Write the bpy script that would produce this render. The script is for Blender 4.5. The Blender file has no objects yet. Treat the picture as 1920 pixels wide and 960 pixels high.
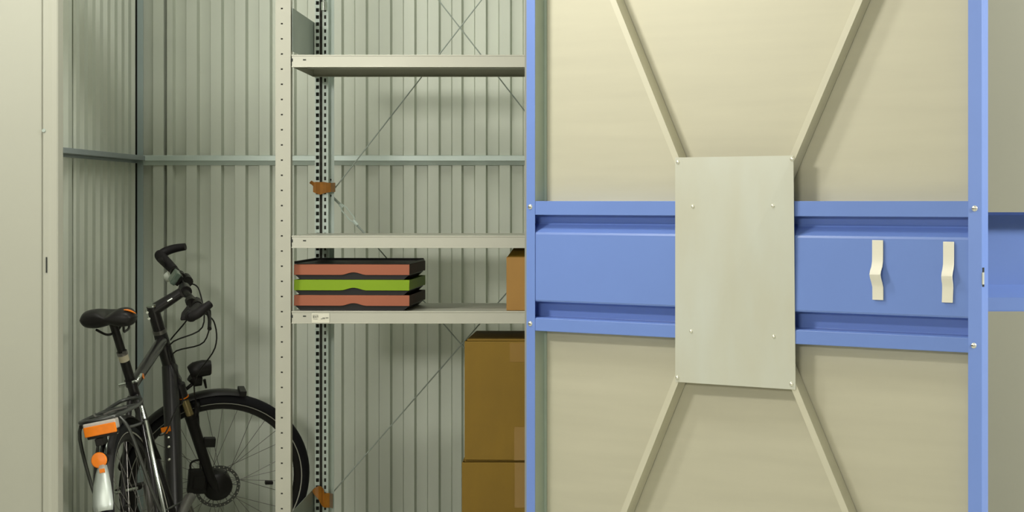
import bpy, bmesh, math, random
from mathutils import Vector, Matrix
random.seed(7)
PI = math.pi
SC = bpy.context.scene
COL = SC.collection

# ---------------------------------------------------------------- camera, world, lights, exposure
F = 3200.0            # focal length in pixels of the 1920 px frame
CX, CY, H = 1085.0, 377.0, 1.43
cam = bpy.data.cameras.new('camera'); co = bpy.data.objects.new('camera', cam); COL.objects.link(co)
co.location = (0, 0, H); co.rotation_euler = (PI/2, 0, 0)
cam.sensor_width = 36; cam.lens = 36*F/1920; cam.shift_x = -(CX-960)/1920; cam.shift_y = -(480-CY)/1920
cam.clip_start = .05; cam.clip_end = 60
SC.camera = co
w = bpy.data.worlds.new('hall_air'); SC.world = w; w.use_nodes = True
w.node_tree.nodes['Background'].inputs[0].default_value = (1.0, .96, .84, 1)
w.node_tree.nodes['Background'].inputs[1].default_value = .13
SC.view_settings.view_transform = 'Standard'; SC.view_settings.look = 'None'
SC.view_settings.exposure = -0.1; SC.view_settings.gamma = 1.0; SC.view_settings.use_curve_mapping = False

AREA_LIGHTS = [  # position, length x, length y, watts, colour
    ((-2.6, 3.2, 2.95), .7, .2, 52, (1.0, .96, .88)),
    ((-1.8, -1.3, 2.35), 1.5, .4, 104, (1.0, .97, .90)),
    ((-.95, 4.35, 3.1), .9, .2, 27, (1.0, .99, .92)),  # added over the entrance to give the left wall's ribs more contrast
    ((-.7, 5.9, 3.2), 1.8, .8, 13, (1.0, 1.0, .93)),
    ((4.3, 2.5, 3.1), 1.0, .3, 205, (1.0, .97, .90)),  # added fill that brightens the unit front right of the open door
]
for p, lx, ly, wt, c in AREA_LIGHTS:
    l = bpy.data.lights.new('area_light', 'AREA'); l.shape = 'RECTANGLE'; l.size = lx; l.size_y = ly
    l.energy = wt; l.color = c
    o = bpy.data.objects.new('area_light', l); COL.objects.link(o); o.location = p
    if p[1] < 4: 
        d = Vector((-.2, 5.2, 1.3))-Vector(p); o.rotation_euler = d.to_track_quat('-Z', 'Y').to_euler()

# ---------------------------------------------------------------- materials
def mat(name, col, rough=.5, metal=0.0, noise=0.0, nscale=6.0, stretch=(1, 1, 1), bump=0.0, bscale=60.0, emit=None, alpha=None, coat=0.0, col2=None, rnoise=0.0, spec=.5):
    m = bpy.data.materials.new(name); m.use_nodes = True
    nt = m.node_tree; b = nt.nodes['Principled BSDF']
    b.inputs['Base Color'].default_value = (*col, 1); b.inputs['Roughness'].default_value = rough
    b.inputs['Metallic'].default_value = metal; b.inputs['Coat Weight'].default_value = coat
    b.inputs['Specular IOR Level'].default_value = spec
    if noise or bump or rnoise or col2:
        tc = nt.nodes.new('ShaderNodeTexCoord'); mp = nt.nodes.new('ShaderNodeMapping')
        mp.inputs['Scale'].default_value = stretch
        nt.links.new(tc.outputs['Object'], mp.inputs['Vector'])
        n = nt.nodes.new('ShaderNodeTexNoise'); n.inputs['Scale'].default_value = nscale; n.inputs['Detail'].default_value = 5
        nt.links.new(mp.outputs['Vector'], n.inputs['Vector'])
        if noise or col2:
            r = nt.nodes.new('ShaderNodeValToRGB')
            r.color_ramp.elements[0].position = .3; r.color_ramp.elements[1].position = .7
            c2 = col2 or tuple(min(1, c*(1+noise)) for c in col)
            c1 = col if col2 else tuple(c*(1-noise) for c in col)
            r.color_ramp.elements[0].color = (*c1, 1); r.color_ramp.elements[1].color = (*c2, 1)
            nt.links.new(n.outputs['Fac'], r.inputs['Fac']); nt.links.new(r.outputs['Color'], b.inputs['Base Color'])
        if rnoise:
            mr = nt.nodes.new('ShaderNodeMapRange'); mr.inputs['To Min'].default_value = rough-rnoise; mr.inputs['To Max'].default_value = rough+rnoise
            nt.links.new(n.outputs['Fac'], mr.inputs['Value']); nt.links.new(mr.outputs['Result'], b.inputs['Roughness'])
        if bump:
            n2 = nt.nodes.new('ShaderNodeTexNoise'); n2.inputs['Scale'].default_value = bscale; n2.inputs['Detail'].default_value = 4
            nt.links.new(mp.outputs['Vector'], n2.inputs['Vector'])
            bp = nt.nodes.new('ShaderNodeBump'); bp.inputs['Strength'].default_value = bump; bp.inputs['Distance'].default_value = .002
            nt.links.new(n2.outputs['Fac'], bp.inputs['Height']); nt.links.new(bp.outputs['Normal'], b.inputs['Normal'])
    if emit:
        b.inputs['Emission Color'].default_value = (*emit[0], 1); b.inputs['Emission Strength'].default_value = emit[1]
    if alpha is not None: b.inputs['Alpha'].default_value = alpha
    return m
M = dict(
    corr=mat('corrugated_galvanised', (.585, .62, .535), .5, .25, noise=.05, nscale=3, bump=.08, bscale=25, rnoise=.08),
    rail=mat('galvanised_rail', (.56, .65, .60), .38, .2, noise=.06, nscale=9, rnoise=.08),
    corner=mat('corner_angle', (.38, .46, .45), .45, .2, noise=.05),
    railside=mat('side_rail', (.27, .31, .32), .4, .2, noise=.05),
    shelf=mat('galvanised_shelf', (.44, .44, .37), .42, .25, noise=.05, nscale=5, stretch=(1, 1, 1), rnoise=.1),
    post=mat('galvanised_post', (.42, .42, .35), .5, .15, noise=.05, nscale=7, rnoise=.08),
    plate=mat('galvanised_side_plate', (.32, .37, .33), .5, .3, noise=.07, nscale=8),
    zinc=mat('zinc_plate', (.63, .62, .49), .36, .25, col2=(.66, .69, .61), nscale=3.5, stretch=(1.6, 1, .45), rnoise=.08),
    sheet=mat('door_sheet', (.53, .51, .39), .5, .18, noise=.03, nscale=4, stretch=(.6, .6, 7), rnoise=.06),
    brace=mat('door_brace', (.60, .58, .45), .42, .1, noise=.03),
    greyflange=mat('door_grey_flange', (.40, .47, .40), .5, .4, noise=.05),
    blue=mat('blue_paint', (.165, .268, .64), .36, 0, noise=.02, nscale=5),
    cream=mat('cream_paint', (.325, .33, .27), .55, 0, noise=.015, nscale=3),
    concrete=mat('concrete_floor', (.5, .5, .43), .6, 0, noise=.15, nscale=5, bump=.2),
    white=mat('hall_white', (.72, .72, .64), .8, 0, noise=.02),
    screw=mat('screw_metal', (.78, .77, .66), .3, .7, noise=.02),
    dark=mat('dark_hole', (.015, .018, .015), .8),
    gap_shade=mat('shaded_gap', (.07, .07, .055), .6, .2),  # shade as a colour, for the corner gap and the post insides
    strap=mat('cream_plastic', (.80, .78, .66), .45),
    salmon=mat('salmon_plastic', (.32, .10, .05), .5, spec=.25, noise=.03),
    lime=mat('lime_plastic', (.19, .31, .002), .5, spec=.25, noise=.03),
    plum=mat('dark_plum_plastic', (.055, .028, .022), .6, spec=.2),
    black=mat('black_plastic', (.013, .012, .011), .40, spec=.25, noise=.1),
    card=mat('cardboard', (.195, .112, .003), .7, 0, noise=.06, nscale=14, stretch=(1, 1, .5), bump=.15, bscale=90),
    cardlight=mat('cardboard_light', (.34, .18, .04), .7, 0, noise=.05, nscale=14, bump=.1),
    cardtape=mat('clear_parcel_tape', (.24, .135, .02), .25, 0, coat=.5),
    tape=mat('brown_packing_tape', (.40, .16, .02), .28, 0, noise=.2, nscale=20, coat=.4),
    rubber=mat('tyre_rubber', (.009, .009, .011), .6, spec=.2, bump=.2),
    reflexband=mat('reflective_band', (.42, .42, .36), .35),
    bike=mat('dark_frame_paint', (.020, .018, .019), .34, .1, spec=.3, coat=.4),
    grey=mat('grey_alloy', (.22, .21, .20), .35, .7),
    chrome=mat('chrome', (.62, .66, .62), .18, .95),
    rack=mat('satin_rack_tube', (.10, .105, .10), .32, .7),
    silver=mat('silver_mudguard', (.50, .55, .51), .42, .4),
    gold=mat('gold_stanchion', (.42, .33, .16), .25, .7),
    orange=mat('orange_reflector', (.90, .22, .0), .35, 0, coat=.5, noise=.05, nscale=60),
    clear=mat('clear_lens', (.55, .50, .45), .15, 0, coat=1),
    screen=mat('grey_display', (.12, .17, .13), .2, coat=.5),
    rubbergrip=mat('grip_rubber', (.016, .014, .015), .55, spec=.25),
    bell=mat('pale_bell', (.62, .66, .58), .3),
    beige=mat('beige_band', (.55, .50, .36), .5),
    label=mat('paper_label', (.66, .65, .54), .5),
    ink=mat('ink', (.22, .22, .18), .6),
)

# ---------------------------------------------------------------- helpers
def link(name, me, m=None, parent=None, smooth=False):
    o = bpy.data.objects.new(name, me); COL.objects.link(o)
    if m is not None and me is not None: me.materials.append(m)
    if parent is not None: o.parent = parent
    if smooth and me is not None:
        for p in me.polygons: p.use_smooth = True
    return o
class MB:
    def __init__(s): s.v = []; s.f = []; s.mat = Matrix.Identity(4)
    def add(s, vs, fs):
        b = len(s.v); s.v += [tuple(s.mat @ Vector(v)) for v in vs]; s.f += [tuple(i+b for i in f) for f in fs]; return s
    def box(s, x0, x1, y0, y1, z0, z1):
        v = [(x, y, z) for z in (z0, z1) for y in (y0, y1) for x in (x0, x1)]
        return s.add(v, [(0, 2, 3, 1), (4, 5, 7, 6), (0, 1, 5, 4), (2, 6, 7, 3), (0, 4, 6, 2), (1, 3, 7, 5)])
    def prism(s, prof, a, b):
        """prof: list of 3D offset vectors around closed outline; extruded from a to b"""
        n = len(prof); a = Vector(a); b = Vector(b)
        v = [a+Vector(p) for p in prof]+[b+Vector(p) for p in prof]
        fs = [(i, (i+1) % n, (i+1) % n+n, i+n) for i in range(n)]+[tuple(range(n))[::-1], tuple(range(n, 2*n))]
        return s.add(v, fs)
    def tube(s, pts, r, n=10, caps=True, smooth=0, flat=None):
        pts = [Vector(p) for p in pts]
        rs = list(r) if isinstance(r, (list, tuple)) else [r]*len(pts)
        if smooth:
            P = []; R = []
            for i in range(len(pts)-1):
                p0 = pts[max(i-1, 0)]; p1 = pts[i]; p2 = pts[i+1]; p3 = pts[min(i+2, len(pts)-1)]
                for k in range(smooth):
                    t = k/smooth
                    P.append(.5*((2*p1)+(p2-p0)*t+(2*p0-5*p1+4*p2-p3)*t*t+(3*p1-p0-3*p2+p3)*t**3)); R.append(rs[i]*(1-t)+rs[i+1]*t)
            P.append(pts[-1]); R.append(rs[-1]); pts, rs = P, R
        closed = (pts[0]-pts[-1]).length < 1e-6 and len(pts) > 3
        if closed: pts = pts[:-1]; rs = rs[:-1]
        m = len(pts); up = None; vs = []
        for i in range(m):
            if closed: t = pts[(i+1) % m]-pts[i-1]
            else: t = pts[min(i+1, m-1)]-pts[max(i-1, 0)]
            t.normalize()
            if up is None:
                up = Vector((0, 0, 1)) if abs(t.z) < .9 else Vector((0, 1, 0))
            side = t.cross(up); side.normalize(); up = side.cross(t); up.normalize()
            for k in range(n):
                a = 2*PI*k/n; fl = flat or 1
                vs.append(pts[i]+rs[i]*(math.cos(a)*side+math.sin(a)*fl*up))
        fs = []
        for i in range(m if closed else m-1):
            j = (i+1) % m
            for k in range(n): fs.append((i*n+k, i*n+(k+1) % n, j*n+(k+1) % n, j*n+k))
        if caps and not closed: fs += [tuple(range(n))[::-1], tuple(range((m-1)*n, m*n))]
        return s.add(vs, fs)
    def lathe(s, prof, origin, axis, n=24, a0=0, a1=2*PI, close=False):
        """prof: (radius, along axis) list"""
        ax_ = Vector(axis).normalized(); u = ax_.orthogonal().normalized(); w_ = ax_.cross(u); o = Vector(origin)
        if abs(ax_.x) > .9: u = Vector((0, 0, 1)); w_ = ax_.cross(u)      # angle 0 = up for x-axis wheels
        full = abs(a1-a0-2*PI) < 1e-6; rows = n if full else n+1; k = len(prof); vs = []
        for i in range(rows):
            a = a0+(a1-a0)*i/n
            for r, h in prof: vs.append(o+ax_*h+(u*math.cos(a)+w_*math.sin(a))*r)
        fs = []
        for i in range(n):
            j = (i+1) % rows
            for q in range(k if close else k-1):
                q2 = (q+1) % k; fs.append((i*k+q, i*k+q2, j*k+q2, j*k+q))
        if close and not full: fs += [tuple(range(k)), tuple(range((rows-1)*k, rows*k))[::-1]]
        return s.add(vs, fs)
    def build(s, name, m, parent=None, smooth=False, bevel=0):
        me = bpy.data.meshes.new(name); me.from_pydata(s.v, [], s.f); me.validate()
        bm = bmesh.new(); bm.from_mesh(me); bmesh.ops.recalc_face_normals(bm, faces=bm.faces); bm.to_mesh(me); bm.free()
        o = link(name, me, m, parent, smooth)
        if smooth:
            try: me.set_sharp_from_angle(angle=math.radians(42))
            except Exception: pass
        if bevel:
            b = o.modifiers.new('bevel', 'BEVEL'); b.width = bevel; b.segments = 2; b.limit_method = 'ANGLE'
        return o
def empty(name, loc=(0, 0, 0), parent=None, rot=None):
    o = bpy.data.objects.new(name, None); COL.objects.link(o); o.location = loc; o.empty_display_size = .1
    if rot: o.rotation_euler = rot
    if parent: o.parent = parent
    return o
def tag(o, label=None, cat=None, group=None, kind=None):
    if label: o['label'] = label
    if cat: o['category'] = cat
    if group: o['group'] = group
    if kind: o['kind'] = kind
    return o
def struct(o, label=None): return tag(o, label, kind='structure')
def X(px, D): return (px-CX)/F*D
def Z(py, D): return H-(py-CY)/F*D

# ---------------------------------------------------------------- the setting
D0 = 5.0      # shop front of the storage units
DW = 6.90     # back wall of the unit
XL = X(258, DW)   # left wall of the unit
XR = .22
HT = 2.62
floor = struct(MB().box(-7, 7, -1.6, 7.4, -.1, 0).build('floor', M['concrete']), 'grey concrete floor below the storage units')
struct(MB().box(-7, 7, -1.6, 7.4, 3.4, 3.5).build('ceiling', M['white']), 'pale hall ceiling above the storage units')
struct(MB().box(-7, 7, -1.7, -1.6, 0, 3.4).build('wall_opposite', M['cream']), 'cream wall across the corridor')

S_W = F/DW
def corr_strip(edges, place, z0, z1, dz):
    """edges: list of (position, depth); returns thin folded sheet, place(p, d, z) -> xyz"""
    mb = MB(); n = len(edges); t = .0008
    v = []
    for z in (z0, z1):
        for p, d in edges: v.append(place(p, d, z))
        for p, d in edges: v.append(place(p, d-t, z))
    fs = []
    for i in range(n-1):
        fs.append((i, i+1, 2*n+i+1, 2*n+i)); fs.append((n+i+1, n+i, 3*n+i, 3*n+i+1))
        fs.append((i+1, i, n+i, n+i+1)); fs.append((2*n+i, 2*n+i+1, 3*n+i+1, 3*n+i))
    fs.append((0, 2*n, 3*n, n)); fs.append((n-1, 2*n-1, 4*n-1, 3*n-1))
    mb.add(v, fs); return mb
def profile(p0, p1, anchor, pitch, hgt=.024, webw=.0070, webl=.006):
    """anchor: position of a wide web (ridge on its left, valley on its right)"""
    pts = []
    k = math.floor((p0-anchor)/pitch)-1
    seq = []
    while anchor+k*pitch < p1+pitch:
        a = anchor+k*pitch; half = pitch/2
        seq += [(a-webw/2, hgt), (a+webw/2, 0), (a+half-webl/2, 0), (a+half+webl/2, hgt)]
        k += 1
    ins = [q for q in seq if p0 < q[0] < p1]
    def at(x):
        for (xa, da), (xb, db) in zip(seq, seq[1:]):
            if xa <= x <= xb: return da+(db-da)*(x-xa)/(xb-xa)
        return 0
    return [(p0, at(p0))]+ins+[(p1, at(p1))]
PITCH = 45.4/S_W
wb = struct(empty('wall_back', (0, 0, 0)), 'back wall of corrugated galvanised sheet')
backplace = lambda p, d, z: (p, DW-d, z)
for x0, x1, anc, off in ((262, 322, 311, 0), (316, 612, 327.9, .001), (604, 864, 643.3, 0), (857, 1185, 867.6, .001)):
    prof = [(p, d+off) for p, d in profile(X(x0, DW), X(x1, DW), X(anc, DW), PITCH)]
    corr_strip(prof, backplace, .01, HT, 0).build('corrugated_sheet', M['corr'], wb)
MB().box(XL+.012, XR+.03, DW+.003, DW+.02, 0, HT).build('backing', M['plate'], wb)
MB().box(XL-.14, XL+.012, DW+.05, DW+.06, 0, HT).build('backing', M['gap_shade'], wb)  # dark sheet standing in for the shade in the corner gap
# left wall
wl = struct(empty('wall_left', (0, 0, 0)), 'left side wall of corrugated galvanised sheet')
leftplace = lambda p, d, z: (XL-.018+d, p, z)
for y0, y1, anc, off in ((D0+.05, 6.07, 5.91, 0), (6.05, 6.862, 6.10, .001)):
    prof = [(p, d+off) for p, d in profile(y0, y1, anc, .1, .018, .010, .008)]
    corr_strip(prof, leftplace, .01, HT, 0).build('corrugated_sheet', M['corr'], wl)
MB().box(XL-.14, XL-.125, D0+.04, DW+.06, 0, HT).build('backing', M['plate'], wl)
wr = struct(empty('wall_right', (0, 0, 0)), 'right side wall of corrugated sheet behind the open door')
prof = profile(D0+.05, DW-.02, 5.9, .1, .020)
corr_strip(prof, lambda p, d, z: (XR-d, p, z), .01, HT, 0).build('corrugated_sheet', M['corr'], wr)
# corner angle and rails
tr = struct(MB().box(XL+.006, XL+.030, DW-.029, DW-.026, 0, HT).build('trim_1', M['corner']), 'bluish corner angle between the two corrugated walls')
tr = MB()
zt = Z(291, DW-.03)
tr.prism([(0, 0, 0), (0, -.014, -.003), (0, -.014, -.022), (0, -.008, -.024), (0, -.003, -.040), (0, 0, -.040)], (XL+.03, DW-.025, zt), (XR-.02, DW-.025, zt))
struct(tr.build('trim_2', M['rail']), 'galvanised rail across the back wall')
yl = XL+.045
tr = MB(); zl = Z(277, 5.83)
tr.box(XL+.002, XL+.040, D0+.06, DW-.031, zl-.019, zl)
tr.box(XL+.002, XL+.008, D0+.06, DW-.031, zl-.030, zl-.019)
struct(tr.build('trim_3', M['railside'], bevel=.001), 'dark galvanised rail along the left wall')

# front wall left of the opening
wf = struct(empty('wall_front', (0, 0, 0)), 'cream front panel and jamb left of the opening')
MB().box(-4.5, X(79, D0), D0, D0+.03, 0, HT).build('wall_panel', M['cream'], wf, bevel=.003)
jamb = MB(); x1 = X(79.5, D0); x2 = X(93, D0); x3 = X(108.5, D0)
jamb.prism([(x1, 0, 0), (x1+.004, -.004, 0), (x2-.002, -.004, 0), (x2+.006, -.001, 0), (x3-.003, -.001, 0), (x3, .003, 0), (x3, .05, 0), (x1, .05, 0)], (0, D0, 0), (0, D0, HT))
jamb.build('door_jamb', M['cream'], wf)
MB().box(X(87, D0), X(89.5, D0), D0-.006, D0-.002, Z(511, D0), Z(482, D0)).build('latch_slot', M['dark'], wf)
MB().lathe([(0, -.003), (.005, -.003), (.006, 0)], (X(83, D0), D0-.004, Z(245, D0)), (0, 1, 0), 12).build('screw', M['plate'], wf)

# closed neighbouring unit, right of the opening: door_2
d2 = struct(empty('door_2', (0, 0, 0)), 'closed cream neighbouring door with recessed blue grip band')
xa, xb = -.03, 4.5
zt2, zb2 = Z(398, D0), Z(584, D0)
MB().box(xa, xb, D0, D0+.03, zt2, HT).build('door_panel', M['cream'], d2)
MB().box(xa, xb, D0, D0+.03, .02, zb2).build('door_panel', M['cream'], d2)
MB().prism([(0, .002, zt2), (0, .085, zt2-.010), (0, .085, zb2+.075), (0, .008, zb2+.040), (0, .003, zb2+.004), (0, .003, zb2), (0, .095, zb2), (0, .095, zt2)], (xa, D0, 0), (xb, D0, 0)).build('grip_band', M['blue'], d2)
struct(MB().box(-4.5, 4.5, D0, D0+.05, HT, HT+.12).build('trim_4', M['cream']), 'cream head rail above the unit fronts')
struct(MB().box(-.16, -.10, D0+.06, D0+.12, 0, HT).build('trim_5', M['cream']), 'cream door post behind the hinge side')

# ---------------------------------------------------------------- the open door (door_1)
HX, HY = X(987, D0), D0
FX, FY = X(1838, 4.243), 4.243
dv = Vector((FX-HX, FY-HY, 0)); DL = dv.length; dv.normalize(); nv = Vector((-dv.y, dv.x, 0))
door = struct(empty('door_1', (HX, HY, 0)), 'open unit door seen from inside, blue frame, cross braces and zinc plate')
door.rotation_euler = (0, 0, math.atan2(dv.y, dv.x))
def dl(px, py=None, dep=0.0):
    """pixel -> door local (x, z) on the plane at depth dep"""
    k = (px-CX)/F
    ox = HX+nv.x*dep; oy = HY+nv.y*dep       # (ox+x*dvx) = k*(oy+x*dvy)
    x = (k*oy-ox)/(dv.x-k*dv.y); Y = oy+x*dv.y
    return x if py is None else (x, H-(py-CY)/F*Y)
DZ0, DZ1 = .03, 2.46
xs = dl(1003); xr = dl(1815); PD = .052
# panel and skin
MB().box(.004, DL-.002, PD, PD+.002, DZ0, DZ1).build('door_panel', M['sheet'], door)
MB().box(.001, DL-.001, PD+.004, PD+.006, DZ0, DZ1).build('outer_skin', M['cream'], door)
# frame stiles
MB().box(0, xs, 0, .0015, DZ0, DZ1).box(0, .0015, .0015, PD+.004, DZ0, DZ1).build('stile', M['blue'], door, bevel=.0006)
for z0_, z1_ in ((DZ0, H-.3795), (H+.0005, DZ1)):
    MB().box(xs-.0015, xs, .0015, PD-.001, z0_, z1_).box(xs-.0005, xs+.008, PD-.004, PD-.001, z0_, z1_).build('inner_flange', M['greyflange'], door)
MB().prism([(xr, 0, 0), (DL-.001, .0120, 0), (DL, .0130, 0), (DL, PD+.004, 0), (DL-.0015, PD+.004, 0), (DL-.0015, .0140, 0), (xr, .0015, 0)], (0, 0, DZ0), (0, 0, DZ1)).build('stile', M['blue'], door, bevel=.0012)
MB().box(xs, xr, .002, PD, DZ1-.06, DZ1).build('top_rail', M['blue'], door)
MB().box(xs, xr, .002, PD, DZ0, DZ0+.06).build('bottom_rail', M['blue'], door)
# band profile (depth, z)
zb = H
bp = [(PD, zb), (.001, zb), (.0005, zb-.001), (.0005, zb-.040), (.003, zb-.0405), (.046, zb-.0405), (.049, zb-.062), (.045, zb-.068), (.010, zb-.087), (.003, zb-.091), (.0015, zb-.097),
      (.0015, zb-.288), (.004, zb-.2930), (.046, zb-.297), (.049, zb-.301), (.049, zb-.3385), (.006, zb-.340), (.0005, zb-.3425), (.0005, zb-.378), (.002, zb-.379), (PD, zb-.379)]
n = len(bp); band = MB(); vs = [(.0020, a+.0012, b) for a, b in bp]+[(xr+.004, a+.0012, b) for a, b in bp]
band.add(vs, [(i, i+1, n+i+1, n+i) for i in range(n-1)])
MB().box(xr+.0042, xr+.0052, .0035, PD-.001, H-.378, H-.001).build('band_end', M['blue'], door)
o = band.build('grip_band', M['blue'], door, bevel=.0015)
# braces
def brace(p, q, ext_z):
    (xa, za), (xb, zb_) = dl(*p, .0045), dl(*q, .0045)
    a = Vector((xa, .0045, za)); b = Vector((xb, .0045, zb_)); d = (a-b); a = b+d*((ext_z-zb_)/d.z); b = b-d*(((H+.006 if d.z > 0 else H-.386)-zb_)/d.z*-1)
    d.normalize(); s = Vector((-d.z, 0, d.x)) if d.z < 0 else Vector((d.z, 0, -d.x)); s.normalize()
    W = .0090; y = Vector((0, 1, 0)); t = .0015
    # channel: front web, both legs, small outer flange on the visible side
    prof = [-s*W+y*(PD-.0055), -s*W, s*W, s*W+y*(PD-.0075), s*(W-t)+y*(PD-.0075), s*(W-t)+y*t, -s*(W-t)+y*t, -s*(W-t)+y*(PD-.0055)]
    return MB().prism(prof, a, b).build('brace', M['brace'], door)
brace((1149, 0), (1268, 298), DZ1-.02)
brace((1611, 0), (1485, 297), DZ1-.02)
brace((1169, 960), (1268, 712), DZ0+.02)
brace((1585, 960), (1487, 722), DZ0+.02)
# zinc plate with shallow folds
px0, px1 = dl(1266, None, -.003), dl(1490, None, -.003); pz1, pz0 = H+.1205, H-.5
qx, qz = dl(1392, 488, -.008)
pk = .022; pv = [(px0, -.003, pz0), (px1, .0020, pz0), (px1, -.003-pk*(px1-px0), pz1), (px0, -.003, pz1), (qx, -.003-pk*(qx-px0), qz)]
pb = [(a, b+.0015, c) for a, b, c in pv[:4]]
MB().add(pv+pb, [(0, 1, 4), (1, 2, 4), (2, 3, 4), (3, 0, 4), (5, 8, 7, 6), (0, 5, 6, 1), (1, 6, 7, 2), (2, 7, 8, 3), (3, 8, 5, 0)]).build('stiffener_plate', M['zinc'], door)
def rivet(px, py, r, dep, name='screw', m='screw'):
    x, z = dl(px, py, dep)
    o = MB().lathe([(0, -.004), (r*.5, -.0036), (r*.85, -.0022), (r, 0), (r, .002)], (x, dep, z), (0, 1, 0), 14).build(name, M[m], door, smooth=True)
    return o, x, z
for p in ((1271, 304), (1270, 708)): rivet(*p, .0065, -.003)
rivet(1485, 298, .0065, -.0105); rivet(1484, 720, .0065, .002)
for px_, py_, dd in ((1299, 387, -.0045), (1449, 386, -.0090), (1296, 621, -.004), (1451, 631, -.0015)): rivet(px_, py_, .0055, dd)
for p in ((994, 388), (994, 607), (1827, 391), (1825, 648)):
    o, x, z = rivet(*p, .008, 0 if p[0] < 1000 else .006)
    MB().box(x-.005, x+.005, -.0045 if p[0] < 1000 else    .0015, -.0035 if p[0] < 1000 else .0025, z-.0009, z+.0009).build('slot', M['dark'], o)
for p in ((1016, 131), (1013, 860)): rivet(*p, .0050, .0475)
MB().box(DL-.0005, DL+.001, .014, .026, H-.214, H-.166).build('latch_slot', M['dark'], door)
MB().box(DL, DL+.0025, .012, .022, H-.208, H-.178).build('latch', M['zinc'], door)
# bent plastic strips
def strip(pts, wpx):
    mb = MB(); vs = []; n = len(pts)
    for px, py, out in pts:
        x, z = dl(px, py, 0); x2 = dl(px+wpx, None, 0)
        vs += [(x, -out-.003, z), (x2, -out-.003, z), (x2, -out, z), (x, -out, z)]
    fs = []
    for i in range(n-1):
        for k in range(4): fs.append((4*i+k, 4*i+(k+1) % 4, 4*i+4+(k+1) % 4, 4*i+4+k))
    fs += [(0, 3, 2, 1), (4*n-4, 4*n-3, 4*n-2, 4*n-1)]
    o = mb.add(vs, fs).build('plastic_strip', M['strap'], door, smooth=True, bevel=.0008); return o
S1 = [(1636, 450, .0005), (1636, 475, .0005), (1636, 490, .001), (1636, 500, .006), (1636, 507, .014), (1636, 514, .018), (1636, 521, .014), (1636, 529, .006), (1636.5, 538, .001), (1636.5, 562, .0005)]
S2 = [(1769, 453, .0005), (1769, 480, .0005), (1769, 495, .001), (1769, 504, .005), (1769, 510, .010), (1769, 517, .013), (1768.5, 524, .010), (1768, 532, .004), (1767.5, 540, .001), (1766.5, 567, .0005)]
strip(S1, 20.5)['label'] = 'cream bent plastic strip nearer the zinc plate'
strip(S2, 20.5)['label'] = 'cream bent plastic strip nearer the free edge'

# ---------------------------------------------------------------- shelving rack
DF, DB = 5.63, 6.08
rack = tag(empty('shelving_rack', (X(531, DF), DF, 0)), 'tall galvanised steel shelving rack with perforated posts and brown tape', 'shelving')
RX, RY = rack.location.x, rack.location.y
class RB(MB):
    def __init__(s): super().__init__(); s.mat = Matrix.Translation((-RX, -RY, 0))
xfl, xfr = X(516.5, DF), X(545, DF)
def front_post(xl, xr_):
    hs = []; z = Z(16, DF)+.05*6
    while z > 0.03:
        hs.append(z); z -= .05
    xc = xl+(X(528.5, DF)-X(516.5, DF)); hw, hh = .0034, .0024
    mb = RB(); zt = 2.5; y = DF
    # front face as strips around the holes
    mb.box(xl, xc-hw, y, y+.0015, 0, zt); mb.box(xc+hw, xr_, y, y+.0015, 0, zt)
    prev = zt
    for h in hs:
        mb.box(xc-hw, xc+hw, y, y+.0015, h+hh, prev); prev = h-hh
    mb.box(xc-hw, xc+hw, y, y+.0015, 0, prev)
    mb.box(xl, xl+.0015, y+.0015, y+.035, 0, zt); mb.box(xr_-.0015, xr_, y+.0015, y+.035, 0, zt)
    p = mb.build('post', M['post'], rack)
    RB().box(xl+.003, xr_-.003, y+.006, y+.008, 0, zt-.01).build('post_shade', M['gap_shade'], p)  # dark sheet in place of the shade seen through the post holes
front_post(xfl, xfr)
front_post(.055, .055+xfr-xfl)
def slot_strip(mb, xa, xb, y, sa, sb, zt, ph):
    mb.box(xa, sa, y, y+.0015, 0, zt); mb.box(sb, xb, y, y+.0015, 0, zt)
    z = ph; prev = zt
    while z > .03:
        mb.box(sa, sb, y, y+.0015, z+.0065, prev); prev = z-.0065; z -= .025
    mb.box(sa, sb, y, y+.0015, 0, prev)
def back_post(x, mir=1):
    zt = 2.5; mb = RB()
    def sx(a): return x+a*mir
    def ss(a, b, y, s1, s2):
        q = sorted((sx(a), sx(b))); r = sorted((sx(s1), sx(s2)))
        slot_strip(mb, q[0], q[1], y, r[0], r[1], zt, Z(5.6, DB)+.1)
    ss(0, .0165, DB, .0035, .0150)
    ss(.0265, .0475, DB, .0325, .0400)
    for a in (0, .046): q = sorted((sx(a), sx(a+.0015))); mb.box(q[0], q[1], DB+.0015, DB+.045, 0, zt)
    q = sorted((sx(0), sx(.062))); mb.box(q[0], q[1], DB+.045, DB+.047, 0, zt)
    p = mb.build('post', M['rail'], rack)
    q = sorted((sx(.003), sx(.044))); RB().box(q[0], q[1], DB+.02, DB+.022, 0, zt-.01).build('post_shade', M['gap_shade'], p)  # dark sheet in place of the shade inside the open channel
xbp = X(590.5, DB)
back_post(xbp); back_post(.105, -1)
# side plates
for zz1 in (Z(14, DF), Z(960.5, DF)):
    for xx in (X(546, DF)+.001, .048):
        RB().box(xx, xx+.0015, DF+.012, DB+.035, zz1-.143, zz1).build('side_plate', M['plate'], rack)
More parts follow.
